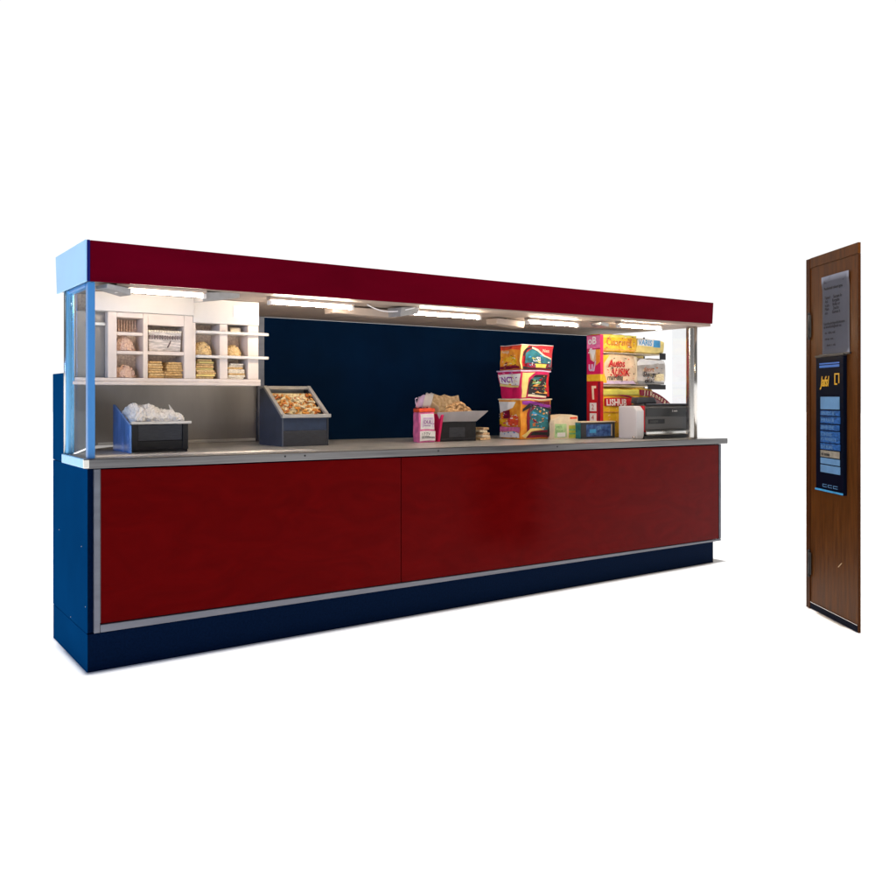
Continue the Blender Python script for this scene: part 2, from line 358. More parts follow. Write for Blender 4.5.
b.build('right_frame', 'cabinet_white', C)
for z in (1.700, 1.560):
    b = MB(); cbox(b, .682, 1.118, z, z + .016, -.020, .003, .004); b.box(cx_(.682), cx_(.995), .0035, D - .002, cz_(z) + .001, cz_(z) + .015); b.build('shelf', 'white_board', C)
b = MB(); 
for k in range(9): b.box(cx_(.252 + k * .0148), cx_(.260 + k * .0148), .11, .122, cz_(1.70), cz_(1.765))
b.build('grille', 'loaf_pink', C)
# what stands in the pigeonholes
def loaf(x, z, rx, rz_, m, label, seed, y=.490):
    b = MB(); b.blob((0, 0, 0), (rx, .055, rz_), .12, 2.2, 4, 0, True, seed)
    rr = random.Random(seed)
    for k in range(70):
        a = rr.uniform(0, 6.28); e = rr.uniform(.1, 1.5); d = Vector((math.cos(a) * math.cos(e), math.sin(a) * math.cos(e), math.sin(e)))
        b.blob((d.x * rx * .97, d.y * .054, d.z * rz_ * .97), (rr.uniform(.006, .011),) * 3, .2, 3, 1, 0, False, k)
    o = b.build('bread_loaf', m, None, (x, y, z + .002)); tag(o, label, 'bread', 'loaves in the white cabinet'); return o
Z1, Z2, Z3 = 1.588, 1.577, 1.4405
loaf(.300, Z1, .056, .078, 'loaf_pink', 'pinkish domed loaf in the upper left pigeonhole, under a grille', 1)
loaf(.302, Z3, .056, .066, 'loaf_pink', 'pinkish domed loaf in the bottom left pigeonhole of the cabinet', 2)
loaf(.738, Z2, .056, .072, 'loaf_yellow', 'yellowish mound right beside the woven basket, on the upper shelf', 3)
loaf(.922, Z2, .050, .058, 'loaf_yellow', 'low yellowish mound at the right end of the upper shelf', 4)
def pile(x, z, w_, n, h, ms, label, seed, y=.492):
    rr = random.Random(seed); b = MB()
    for k in range(n):
        f = 1 - .30 * (k / n) ** 2.5
        m_ = Matrix.Translation((rr.uniform(-.004, .004), rr.uniform(-.006, .006), h * k)) @ Matrix.Rotation(rr.uniform(-.15, .15), 4, 'Z')
        b.box(-w_ * f / 2, w_ * f / 2, -.055, .055, .0006, h - .0006, h * .35, k % len(ms), m_)
    o = b.build('cracker_stack', ms, None, (x, y, z + .001)); tag(o, label, 'crackers', 'stacks of crackers in the white cabinet')
pile(.459, Z3, .090, 7, .0135, ['cracker', 'loaf_yellow'], 'left one of two tan cracker stacks under the woven basket', 5)
pile(.560, Z3, .098, 7, .013, ['cracker', 'cracker'], 'right one of two tan cracker stacks under the woven basket', 6)
pile(.745, Z3, .110, 9, .0125, ['loaf_yellow', 'yellow_pale', 'cracker'], 'tall yellow cracker stack on the bottom shelf, right half of cabinet', 8)
pile(.928, Z3, .105, 8, .0115, ['cracker_pale', 'cracker_pale', 'cracker'], 'pale white and orange cracker stack at bottom right of the cabinet', 9)
B_ = thing('woven_basket', 'pale woven basket with a dark band in the upper pigeonhole', 'basket', (.512, .512, 1.591))
b = MB(); b.hull8([(-.088, -.07, 0), (.088, -.07, 0), (.088, .05, 0), (-.088, .05, 0)], [(-.094, -.075, .112), (.094, -.075, .112), (.094, .05, .112), (-.094, .05, .112)], .006)
bk = b.build('basket_body', 'basket', B_)
b = MB()
for k in range(13): b.blob((-.086 + k * .0143, -.0755, .078), (.0068, .004, .012), .1, 2, 2)
b.build('band', 'basket_band', bk)
b = MB()
for k in range(13): b.blob((-.088 + k * .0146, -.073, .112), (.0085, .008, .007), .1, 2, 2)
b.build('rim', 'cracker_pale', bk)
MB().tube([(.03, -.078, .060), (.022, -.080, .04), (.012, -.079, .022)], .004, 0, 8).build('toggle', 'basket_band', bk)
b = MB()
for j in range(4): b.box(-.03 + j * .001, .035, -.01 - j * .003, -.0085 - j * .003, .0 , .030 - j * .002)
tag(b.build('price_card', 'cream', None, (.935, .49, 1.717)), 'small cream price card propped on the top shelf of the cabinet', 'card')

# ------------------------------------------------------------------ napkin bin
Bn = thing('napkin_bin', 'black open-front bin with a blue left side holding white napkins', 'bin', (.466, .38, wz(.466)))
b = MB(); b.box(-.150, .154, .004, .30, 0, .012, .002, 0); b.box(-.150, .154, .004, .020, .014, .062, .002, 0)
b.box(-.153, -.118, 0, .022, .0125, .155, .003, 0); b.box(.126, .157, 0, .022, .0125, .155, .003, 0); b.box(-.15, .154, .29, .31, .0125, .20, .002)
b.build('bin_body', 'black', Bn)
MB().box(-.117, .125, .006, .014, .064, .150, .002).build('front_plate', 'charcoal', Bn)
MB().box(-.117, .125, .018, .28, .018, .152, .002).build('inner_tray', 'dark_blue_grey', Bn)
MB().prism([(-.004, .0), (.325, .0), (.325, .262), (.300, .258), (-.004, .150)], 'x', -.166, -.154, .003).build('side_panel', 'acrylic_blue', Bn)
MB().prism([(.0235, .013), (.325, .013), (.325, .200), (.0235, .160)], 'x', .1575, .166, .003).build('side_panel', 'slate', Bn)
MB().box(-.158, .172, -.014, .018, .1555, .170, .003).build('rim', 'rim_white', Bn)
def wad(mb, c, r_, seed):
    """a scrunched paper wad: sharp ridged folds"""
    t = bmesh.new(); bmesh.ops.create_icosphere(t, subdivisions=4, radius=1); o_ = Vector((seed * 3.7, seed * 1.3, seed))
    for v in t.verts:
        d = v.co.normalized(); n1 = abs(noise.noise(d * 2.2 + o_)); n2 = abs(noise.noise(d * 5.5 + o_)); k = 1.10 - .62 * n1 - .16 * n2
        v.co = Vector((c[0] + d.x * r_[0] * k, c[1] + d.y * r_[1] * k, c[2] + d.z * r_[2] * k))
    mb._merge(t, 0, None, False)
b = MB()
for k, (x, y, z, rx, ry, rz_) in enumerate([(-.10, .075, .190, .050, .055, .062), (-.115, .10, .232, .036, .045, .040), (-.04, .08, .192, .058, .055, .058), (-.035, .10, .225, .045, .045, .042),
        (.02, .07, .176, .055, .05, .042), (.075, .08, .182, .058, .05, .044), (.115, .085, .176, .045, .05, .040), (.06, .12, .200, .07, .05, .036), (-.08, .17, .195, .08, .06, .07), (.05, .19, .19, .09, .06, .05), (-.01, .13, .21, .06, .06, .045)]):
    wad(b, (x, y, z), (rx, ry, rz_), k + 1)
b.hull8([(.105, .12, .19), (.150, .12, .18), (.150, .123, .18), (.105, .123, .19)], [(.092, .14, .262), (.097, .14, .260), (.097, .143, .260), (.092, .143, .262)])
tag(b.build('napkin_pile', 'napkin', None, (.466, .38, wz(.466))), 'crumpled white paper napkins heaped in the black bin', 'napkins')

# ------------------------------------------------------------------ sloping food warmer
Wm = thing('food_warmer', 'grey slope-topped display case with a window over orange fried snacks', 'food case', (1.435, .55, wz(1.435)))
x0, x1 = -.163, .163
prof = [(0, 0), (.345, 0), (.345, .365), (.275, .372), (0, .185)]
MB().prism(prof, 'x', x0, x0 + .012, .003).build('side_wall', 'slate', Wm)
MB().prism(prof, 'x', x1 - .012, x1, .003).build('side_wall', 'charcoal', Wm)
b = MB(); b.box(x0 + .0125, x1 - .0125, .002, .014, .001, .098, .002, 1); b.box(x0 + .0125, x1 - .0125, .004, .016, .0985, .184, .002, 0)
b.box(x0 + .0125, x1 - .0125, .33, .343, .001, .36, .002, 2); b.box(x0 + .0125, x1 - .0125, .017, .329, .001, .01, 0, 1)
b.build('case_body', ['dark_blue_grey', 'charcoal', 'frame_grey'], Wm)
b = MB(); sl = math.atan2(.187, .275); mt = Matrix.Translation((0, 0, .187)) @ Matrix.Rotation(sl, 4, 'X'); ln = math.hypot(.187, .275)
b.box(x0 - .004, x0 + .020, .012, ln, -.004, .014, .003, 0, mt); b.box(x1 - .020, x1 + .004, .012, ln, -.004, .014, .003, 0, mt)
b.box(x0 + .0205, x1 - .0205, ln - .02, ln, -.004, .012, .003, 0, mt)
b.build('window_frame', 'frame_grey', Wm)
MB().box(x0 - .004, x1 + .010, -.016, .012, .180, .203, .004).build('front_rail', 'frame_grey', Wm)
MB().box(x0, x1, .276, .350, .3735, .381, .002).build('top_rail', 'frame_grey', Wm)
b = MB(); b.hull8([(x0 + .013, .018, .10), (x1 - .013, .018, .10), (x1 - .013, .328, .14), (x0 + .013, .328, .14)], [(x0 + .013, .018, .11), (x1 - .013, .018, .11), (x1 - .013, .328, .15), (x0 + .013, .328, .15)])
b.build('tray', 'steel', Wm)
b = MB(); rr = random.Random(3)
for k in range(150):
    x = rr.uniform(x0 + .035, x1 - .03); y = rr.uniform(.045, .245); z = .188 + (y / .275) * .187 - .012 - rr.uniform(0, .016)
    if y > .225: z -= .015
    rad = rr.uniform(.012, .023); a0 = rr.uniform(0, 6.28); sw = rr.uniform(1.5, 4.2)
    T = Matrix.Translation((x, y, z)) @ Matrix.Rotation(rr.uniform(0, 6.28), 4, 'Z') @ Matrix.Rotation(rr.uniform(-.9, .9), 4, 'X')
    b.tube([(rad * math.cos(a0 + sw * i / 7), rad * math.sin(a0 + sw * i / 7), .004 * math.sin(i)) for i in range(8)], rr.uniform(.005, .0085), rr.choice([0, 0, 0, 1, 1, 1, 2]), 6, T)
b.hull8([(x0 + .03, .018, .115), (x1 - .03, .018, .115), (x1 - .03, .29, .16), (x0 + .03, .29, .16)], [(x0 + .03, .018, .158), (x1 - .03, .018, .158), (x1 - .03, .26, .335), (x0 + .03, .26, .335)], 0, 1)
tag(b.build('fried_snacks', ['crisp_orange', 'crisp_cream', 'crisp_red'], None, (1.435, .55, wz(1.435))), 'orange and cream fried snack curls heaped in the slope-topped case', 'snacks', None, 'stuff')

# ------------------------------------------------------------------ black and pink food box with kraft bag, packet at its left
Fb = thing('food_box', 'black fronted food box with pink side and flared grey front flap', 'food box', (2.672, .60, wz(2.672)))
MB().box(-.158, .160, 0, .24, .0, .142, .005).build('box_body', 'black', Fb)
MB().box(-.15, .152, -.003, -.0005, .016, .022, .001).build('base_rib', 'charcoal', Fb)
MB().box(-.08, .06, -.0025, -.0005, .03, .10, .001).build('front_emboss', 'charcoal', Fb)
MB().prism([(-.002, .002), (.24, .002), (.24, .20), (.0, .20), (-.045, .195)], 'x', -.180, -.160, .003).build('side_panel', 'magenta', Fb)
b = MB(); b.hull8([(-.158, -.006, .143), (.160, -.006, .143), (.160, -.001, .143), (-.158, -.001, .143)], [(-.225, -.050, .212), (.235, -.050, .222), (.235, -.046, .222), (-.225, -.046, .212)], .001)
b.hull8([(.161, -.003, .143), (.164, -.003, .143), (.164, .24, .143), (.161, .24, .143)], [(.233, -.048, .219), (.236, -.048, .219), (.215, .25, .215), (.212, .25, .215)], .001)
b.build('flap', 'flap_grey', Fb)
b = MB()
def bag(u, v):                                               # open kraft bag leaning back
    a = -.5 + u
    return Vector((-.135 + .255 * u + .02 * v, .10 + .10 * v + .012 * math.sin(9 * u + 2 * v) , .145 + (.195 - .012 * u) * v + .006 * math.sin(14 * u)))
b.sheet(bag, 16, 8, 0, .002)
b.sheet(lambda u, v: Vector((-.135 - .012 * v + .03 * u * (1 - v), .03 + (.17) * u, .145 + .19 * v * (.55 + .45 * u))), 6, 6, 1, .002)
Kb = b.build('kraft_bag', ['kraft', 'cream'], None, (2.672, .60, wz(2.672))); tag(Kb, 'open brown kraft bag leaning up inside the black and pink food box', 'paper bag')
b = MB(); rr = random.Random(11)
for cxx, czz, s_ in ((.055, .232, 1.05), (-.035, .222, .85), (.115, .215, .7)):
    b.tube([(cxx + s_ * (.012 + .055 * k / 22) * math.cos(k * .55), .05 + .006 * math.sin(k), czz + s_ * (.010 + .048 * k / 22) * math.sin(k * .55)) for k in range(24)], .013 * s_, 0, 8)
b.blob((.05, .075, .205), (.095, .03, .075), .25, 2.5, 3); b.blob((.0, .06, .19), (.11, .04, .05), .25, 2.5, 3)
tag(b.build('pastry', 'pastry', None, (2.672, .60, wz(2.672))), 'brown swirled pastries heaped in front of the kraft bag', 'pastry')
Pk = thing('sauce_packet', 'pink and white printed carton with an orange top left of the food box', 'carton', (2.375, .565, wz(2.375)), R(-4))
MB().box(-.062, .062, 0, .09, 0, .212, .006).build('carton_body', 'pink', Pk)
MB().box(-.060, .068, -.004, .094, .2125, .240, .006).build('carton_top', 'orange_red', Pk)
MB().box(-.052, .056, -.0022, -.0004, .092, .200, .002).build('upper_label', 'paper_white', Pk)
MB().box(-.058, .066, -.0030, -.0004, .012, .080, .002).build('lower_label', 'paper_white', Pk)
b = MB(); b.box(-.036, .047, -.0042, -.0028, .160, .174); b.box(-.036, -.030, -.0042, -.0028, .104, .159); b.box(.041, .047, -.0042, -.0028, .104, .159)
b.build('label_border', 'lilac', Pk)
lettering('DULL', .034, (-.028, -.0030, .130), (1, 0, 0), (0, 0, 1), 'purple', Pk, bold=.02)
lettering('sauces', .022, (-.028, -.0030, .112), (1, 0, 0), (0, 0, 1), 'purple', Pk)
lettering('1·7·TV\n03300mm', .026, (-.044, -.0038, .050), (1, 0, 0), (0, 0, 1), 'ink', Pk)
b = MB()
b.sheet(lambda u, v: Vector((-.065 + .105 * u + .025 * v, .05 + .012 * math.sin(9 * u), .225 + .088 * v * (.75 + .25 * math.sin(3 * u)) + .004 * math.sin(20 * u))), 12, 5, 0, .004)
b.sheet(lambda u, v: Vector((-.02 + .085 * u + .035 * v, .035 + .02 * u, .225 + .100 * v + .004 * math.sin(12 * u))), 10, 5, 1, .004)
b.tube([(-.06, .04, .23), (-.075, .03, .26), (-.078, .03, .285), (-.06, .035, .292)], .004, 0, 6)
tag(b.build('film_wrapper', ['lilac', 'paper_white'], None, (2.375, .565, wz(2.375) + .020)), 'crumpled white and lilac film wrapper sticking up from the pink carton', 'wrapper')
b = MB(); rr = random.Random(5)
for k in range(5):
    m_ = Matrix.Translation((rr.uniform(-.01, .012), 0, .019 * k)) @ Matrix.Rotation(rr.uniform(-.3, .3), 4, 'Z') @ Matrix.Rotation(.06 * (k % 2), 4, 'Y')
    f = 1 - .11 * k
    b.hull8([(-.06 * f, -.05, .0008), (.06 * f, -.045, .0008), (.06 * f, .05, .0008), (-.06 * f, .05, .0008)], [(-.055 * f, -.05, .018), (.055 * f, -.045, .018), (.055 * f, .05, .018), (-.055 * f, .05, .018)], .005, k % 2, m_)
tag(b.build('sandwich_stack', ['bread', 'cracker_pale'], None, (2.955, .70, wz(2.955) + .001)), 'small pile of brown bread slices right of the food box', 'sandwich')

# ------------------------------------------------------------------ stack of three snack tubs
def tub(z, h, wt, wb, dt, db, rz, label, x=3.245, y=.58):
    t_ = thing('snack_tub', label, 'snack tub', (x, y, z), rz, 'snack tubs stacked on the worktop')
    b = MB(); b.hull8([(0 + .01, .008, 0), (wb, .008, 0), (wb, db, 0), (.01, db, 0)], [(0, 0, h), (wt, 0, h), (wt, dt, h), (0, dt, h)], .006)
    return t_, b
F_ = lambda y0: (lambda x: y0)
def decal(pts, m, parent, name, face='front', off=.0015, tk=.0012):
    """flat printed shape on the front (x,z) or left side (y,z) of a carton"""
    b = MB()
    if face == 'front': b.prism(pts, 'y', -off - tk, -off)
    else: b.prism(pts, 'x', -off - tk, -off)
    return b.build(name, m, parent)
def arc(cx, cz, rx, rz_, a0, a1, n=14): return [(cx + rx * math.cos(R(a0 + (a1 - a0) * i / n)), cz + rz_ * math.sin(R(a0 + (a1 - a0) * i / n))) for i in range(n + 1)]
z0 = wz(3.4)
# bottom
T1, b = tub(z0, .312, .318, .298, .26, .25, 0, 'bottom tub of the stack, with teal window and pink and orange side'); b.build('tub_body', 'orange', T1)
MB().box(-.005, .326, -.005, .265, .303, .3125, .004).build('rim', 'cream', T1)
decal([(.06, .012), (.298, .012), (.306, .296), (.14, .296), (.08, .24), (.06, .2)], 'dark_red', T1, 'front_print')
decal([(.085, .07), (.275, .07), (.285, .215)] + arc(.185, .20, .10, .085, 15, 180, 12), 'teal', T1, 'front_window', off=.003)
decal([(.012, .03), (.05, .01), (.10, .06), (.24, .075), (.25, .088), (.09, .085), (.05, .05)], 'yellow_pale', T1, 'swoosh', off=.0046)
decal([(.11, .19), (.20, .165), (.28, .15), (.28, .165), (.2, .185), (.12, .215)], 'sky_blue', T1, 'swoosh', off=.0046)
decal([(.10, .10), (.27, .11), (.27, .125), (.18, .14), (.11, .12)], 'crisp_red', T1, 'food_picture', off=.0046)
decal([(.09, .030), (.28, .03), (.28, .052), (.12, .058)], 'black', T1, 'strip', off=.0046)
decal([(0.01, .012), (.25, .012), (.25, .05), (.1, .06), (.01, .045)], 'paper_white', T1, 'side_strip', 'side', .001)
decal([(0.01, .05), (.10, .064), (.25, .056), (.25, .094), (.01, .094)], 'pink', T1, 'side_strip', 'side', .001)
decal([(0.09, .245), (.25, .20), (.255, .29), (.06, .29)], 'paper_white', T1, 'side_strip', 'side', .001)
decal([(0.12, .165), (.2, .16), (.21, .215), (.13, .225)], 'dark_red', T1, 'side_strip', 'side', .0025)
lettering('LYER', .042, (-.0015, .24, .105), (0, -1, 0), (0, 0, 1), 'paper_white', T1, bold=.02)
decal([(0.012, .272), (.30, .235), (.305, .262), (.10, .296), (.01, .296)], 'purple', T1, 'front_band', off=.0046)
# middle
T2, b = tub(z0 + .3135, .212, .300, .270, .27, .24, R(1.5), 'middle tub of the stack, magenta with a pale lettered band'); b.build('tub_body', 'magenta', T2)
MB().box(-.008, .310, -.008, .278, .206, .2165, .004).build('rim', 'lilac', T2)
decal([(.012, .01), (.055, .01), (.085, .16), (.15, .198), (.012, .198)], 'yellow_pale', T2, 'swoosh')
decal([(.075, .03), (.26, .02), (.28, .185), (.16, .18), (.10, .15), (.08, .10)], 'black', T2, 'front_window', off=.003)
for k, (m_, z) in enumerate([('teal', .150), ('green', .118), ('orange', .098), ('red', .072), ('crisp_orange', .048)]):
    decal([(.10 + .01 * k, z), (.265, z - .012), (.268, z + .002), (.19, z + .014), (.12 + .01 * k, z + .012)], m_, T2, 'food_picture', off=.0075)
decal([(.07, .016), (.25, .008), (.25, .018), (.15, .034), (.075, .032)], 'cream', T2, 'strip', off=.0046)
decal([(0.012, .100), (.235, .118), (.25, .186), (.0, .19)], 'paper_white', T2, 'side_band', 'side', .0035)
decal([(0.02, .084), (.236, .096), (.236, .114), (.015, .097)], 'yellow_pale', T2, 'side_strip', 'side', .0035)
lettering('NCT', .058, (-.0052, .215, .128), (0, -1, 0), (0, 0, 1), 'purple', T2, bold=.03)
# top
T3, b = tub(z0 + .5305, .192, .318, .310, .255, .25, R(-2), 'top tub of the stack, orange side and red front with blue window'); b.build('tub_body', 'red', T3)
MB().box(.0, .316, .0, .254, .1925, .197, .002).build('lid', 'paper_white', T3)
decal([(0.008, .006), (.246, .006), (.25, .186), (.004, .186)], 'orange', T3, 'side_print', 'side', -.0025)
decal([(0.05, .03), (.17, .02), (.2, .09), (.1, .11), (.03, .08)], 'yellow', T3, 'side_swoosh', 'side', .0012)
lettering('Feldgat', .034, (-.003, .235, .135), (0, -1, 0), (0, 0, 1), 'cream', T3, bold=.01)
decal([(.004, .008), (.02, .008), (.03, .14), (.07, .19), (.004, .19)], 'yellow_pale', T3, 'swoosh')
decal([(.05, .05), (.29, .03), (.295, .085), (.22, .105), (.16, .15), (.10, .165), (.06, .13)], 'teal', T3, 'front_window', off=.003)
decal([(.29, .085), (.22, .107), (.16, .152), (.10, .168), (.10, .180), (.165, .165), (.23, .115), (.295, .095)], 'cream', T3, 'swoosh', off=.003)
decal([(.06, .02), (.28, .012), (.28, .05), (.06, .055)], 'dark_red', T3, 'front_band', off=.0046)
decal([(.14, .022), (.24, .018), (.24, .046), (.14, .05)], 'lemon', T3, 'badge', off=.006)
lettering('ICSI', .052, (.10, -.0048, .068), (1, 0, 0), (0, 0, 1), 'paper_white', T3, bold=.02)
lettering('Nes', .036, (.215, -.0028, .140), (1, 0, 0), (0, 0, 1), 'cream', T3, shear=.2)

decal([(.02, .215), (.10, .25), (.20, .255), (.305, .205), (.306, .232), (.2, .285), (.08, .275), (.02, .235)], 'black', T1, 'dark_band', off=.0062)
decal([(.255, .02), (.298, .02), (.303, .19), (.285, .20), (.275, .10)], 'black', T1, 'dark_band', off=.0062)
decal([(.265, .015), (.284, .015), (.293, .19), (.275, .19)], 'red', T2, 'edge_band', off=.0062)
decal([(.02, .03), (.10, .02), (.22, .012), (.305, .03), (.308, .012), (.02, .008)], 'black', T3, 'dark_band', off=.0066)
decal([(.04, .10), (.06, .15), (.10, .175), (.09, .185), (.05, .165), (.03, .11)], 'black', T3, 'dark_band', off=.0066)
def busy(parent, mats, x0, x1, z0_, z1_, n, seed, face='side', off=.0058):
    """small printed marks: words, pictures and bars of the pack's artwork, one mesh"""
    rr = random.Random(seed); b = MB()
    for k in range(n):
        x = rr.uniform(x0, x1); z = rr.uniform(z0_, z1_); w_ = rr.uniform(.006, .03); h = rr.uniform(.003, .010); sk = rr.uniform(-.006, .006)
        p = [(x, z), (min(x + w_, x1), z + sk), (min(x + w_ * .9, x1), z + h + sk), (x + .001, z + h)]
        o_ = off + .00025 * k
        if face == 'front': b.prism(p, 'y', -o_ - .0002, -o_, 0, k % len(mats))
        else: b.prism(p, 'x', -o_ - .0002, -o_, 0, k % len(mats))
    return b.build('small_print', mats, parent)
decal([(.03, .11), (.12, .10), (.15, .15), (.10, .20), (.02, .18)], 'orange_red', T1, 'side_print', 'side', .0024)
decal([(.16, .10), (.25, .105), (.255, .15), (.20, .16)], 'yellow', T1, 'side_print', 'side', .0024)
decal([(.005, .15), (.10, .165), (.248, .158), (.25, .184), (.005, .184)], 'orange_red', T3, 'side_band', 'side', .0012)
decal([(.01, .01), (.24, .01), (.24, .03), (.12, .04), (.01, .03)], 'dark_red', T3, 'side_band', 'side', .0026)
busy(T1, ['paper_white', 'red', 'yellow', 'magenta', 'cream'], .02, .24, .10, .20, 40, 1)
busy(T1, ['lilac', 'sky_blue', 'paper_white'], .02, .24, .012, .05, 16, 2)
busy(T1, ['orange', 'cream', 'black', 'sky_blue', 'crisp_red'], .10, .27, .08, .20, 26, 3, 'front')
busy(T1, ['cream', 'dark_red', 'black'], .10, .30, .215, .285, 16, 9, 'front')
busy(T2, ['cream', 'purple', 'yellow', 'pink'], .02, .23, .10, .20, 18, 4)
busy(T2, ['red', 'orange', 'green', 'cream', 'teal', 'paper_white'], .09, .25, .04, .17, 26, 5, 'front', .0095)
busy(T3, ['yellow', 'orange_red', 'cream', 'dark_red'], .02, .225, .02, .105, 30, 6)
busy(T3, ['paper_white', 'deep_blue', 'sky_blue', 'lemon'], .07, .27, .03, .12, 22, 7, 'front', .0065)

# ------------------------------------------------------------------ green carton and blue box
G = thing('green_carton', 'small green and yellow carton with a cream gabled top beside the tubs', 'carton', (3.655, .52, wz(3.66)), 0)
b = MB(); b.prism([(-.125, 0), (.135, 0), (.135, .125), (-.125, .125)], 'y', 0, .14, .004); b.build('carton_body', 'cream', G)
b = MB(); b.prism([(-.125, .1255), (.135, .1255), (.135, .178), (.06, .190), (-.04, .186), (-.115, .15)], 'y', .004, .136, .004); b.build('carton_top', 'cream', G)
MB().box(.05, .125, .002, .0035, .155, .170).build('red_mark', 'orange_red', G)
decal([(-.115, .012), (.005, .012), (.005, .118), (-.115, .118)], 'green_pale', G, 'green_print')
decal([(.03, .006), (.13, .006), (.13, .105), (.03, .105)], 'yellow_green', G, 'yellow_print')
for z in (.035, .065): decal([(.03, z), (.13, z), (.13, z + .012), (.03, z + .012)], 'green', G, 'stripe', off=.003)
decal([(-.09, .018), (-.012, .018), (-.012, .05), (-.09, .05)], 'paper_white', G, 'white_panel', off=.003)
lettering('vert\ngout', .038, (-.105, -.0028, .085), (1, 0, 0), (0, 0, 1), 'green', G, bold=.01)
Bx = thing('blue_box', 'flat deep blue box in a dark frame in front of the snack shelf', 'box', (3.952, .46, wz(3.95)))
MB().box(-.190, .190, 0, .13, 0, .128, .004).build('box_body', 'charcoal', Bx)
MB().box(-.195, .193, -.004, .134, .1285, .136, .002).build('lid', 'cream', Bx)
MB().box(-.193, -.1905, .004, .126, .004, .125, .001).build('side_print', 'teal', Bx)
decal([(-.135, .018), (.14, .018), (.14, .112), (-.135, .112)], 'deep_blue', Bx, 'front_print')
decal([(.145, .018), (.152, .018), (.152, .112), (.145, .112)], 'cream', Bx, 'edge_strip')
decal([(-.10, .045), (-.03, .045), (-.03, .075), (-.10, .075)], 'sky_blue', Bx, 'badge', off=.003)
lettering('SA', .040, (-.015, -.003, .070), (1, 0, 0), (0, 0, 1), 'leaflet_pale', Bx, bold=.02)
lettering('LE  00', .026, (-.09, -.0045, .03), (1, 0, 0), (0, 0, 1), 'leaflet_pale', Bx)

def crinkle(root, amp, freq, seed, longest=.022):
    """dent a printed pack: every part is cut finely and pushed by one smooth field, so print follows the pack"""
    for o in [root] + list(root.children_recursive):
        if o.type != 'MESH': continue
        t = bmesh.new(); t.from_mesh(o.data)
        for _ in range(5):
            e = [x for x in t.edges if x.calc_length() > longest]
            if not e or o.name.startswith('lettering') or o.name.startswith('small_print'): break
            bmesh.ops.subdivide_edges(t, edges=e, cuts=1, use_grid_fill=True)
        for v in t.verts:
            p = v.co * freq + Vector((seed * 5.1, seed, seed * 2.3)); q = v.co * freq * 2.7 + Vector((seed, seed * 3.3, 1))
            v.co = v.co + amp * Vector((noise.noise(p), noise.noise(p + Vector((9, 4, 2))), .6 * noise.noise(p + Vector((3, 8, 5))))) + .4 * amp * Vector((noise.noise(q), noise.noise(q + Vector((5, 5, 1))), 0))
        t.to_mesh(o.data); t.free()
for k, T_ in enumerate((T1, T2, T3)): crinkle(T_, .013, 7.5, k + 1)
crinkle(Pk, .008, 9, 5); crinkle(G, .004, 9, 6); crinkle(Fb, .004, 6, 7, .05)

# ------------------------------------------------------------------ receipt printer
P = thing('receipt_printer', 'white and black counter printer at the right end of the worktop', 'printer', (4.32, .20, wz(4.32)))
b = MB(); b.prism([(-.012, .03), (.0, .002), (.18, .002), (.18, .262), (.02, .262), (-.012, .225)], 'x', -.225, -.1395, .012); b.build('white_housing', 'printer_white', P)
MB().box(-.139, -.122, -.006, .15, .06, .262, .003).build('red_strip', 'red', P)
b = MB(); b.prism([(-.010, .070), (.15, .070), (.15, .272), (.02, .272), (-.010, .245)], 'x', -.121, .445, .010); pb = b.build('black_housing', 'printer_grey', P)
MB().box(-.118, .440, -.0135, -.0105, .178, .243, .003).build('display_band', 'printer_black', pb)
MB().box(-.09, .10, -.0135, -.0105, .120, .156, .003).build('slot', 'black', pb)
MB().box(-.12, .43, -.0135, -.0105, .168, .175, .001).build('seam_bar', 'printer_grey', pb)
lettering('L··oom', .022, (.19, -.0145, .214), (1, 0, 0), (0, 0, 1), 'paper_white', pb)
lettering('OOEEPP', .026, (-.075, -.0145, .128), (1, 0, 0), (0, 0, 1), 'printer_grey', pb)
MB().box(-.121, .455, -.022, .155, .028, .068, .012).build('paper_lip', 'chrome', P)
MB().box(-.138, .43, -.012, .15, .001, .027, .006).build('base', 'printer_black', P)
MB().box(-.10, .43, .0, .14, .2725, .279, .003).build('top_plate', 'trim_alu', P)
MB().prism([(-.14, .2795), (.10, .2795), (.07, .330), (-.13, .330)], 'y', .06, .13, .01).build('paper_cover', 'charcoal', P)
MB().blob((-.245, -.0, .014), (.012, .012, .012), .2, 3, 2).build('knob', 'chrome', P)

# ------------------------------------------------------------------ snack shelf at the right end
Sx, Sy = 3.83, .50
Sh = thing('snack_rack', 'black wire rack of snack bags behind the printer', 'rack', (Sx, Sy, wz(4.3)))
zz = lambda z: z - wz(4.3)
for z_ in (1.694, 1.424):
    b = MB(); b.box(.225, 1.0, .03, .152, zz(z_), zz(z_) + .006, .001); b.box(.37, .998, .150, .25, zz(z_) + .0005, zz(z_) + .0055); b.build('shelf', 'cream', Sh)
for x in (.37, .985): MB().box(x, x + .012, .2505, .262, 0, zz(1.86), .002).build('upright', 'black', Sh)
MB().box(.385, .98, .252, .258, zz(1.25), zz(1.85), .001).build('back_panel', 'yellow_pale', Sh)
b = MB(); b.box(.93, 1.0, .02, .0295, zz(1.655), zz(1.71), .002); b.box(.78, 1.0, .02, .0295, zz(1.400), zz(1.44), .002); b.build('shelf_end', 'black', Sh)
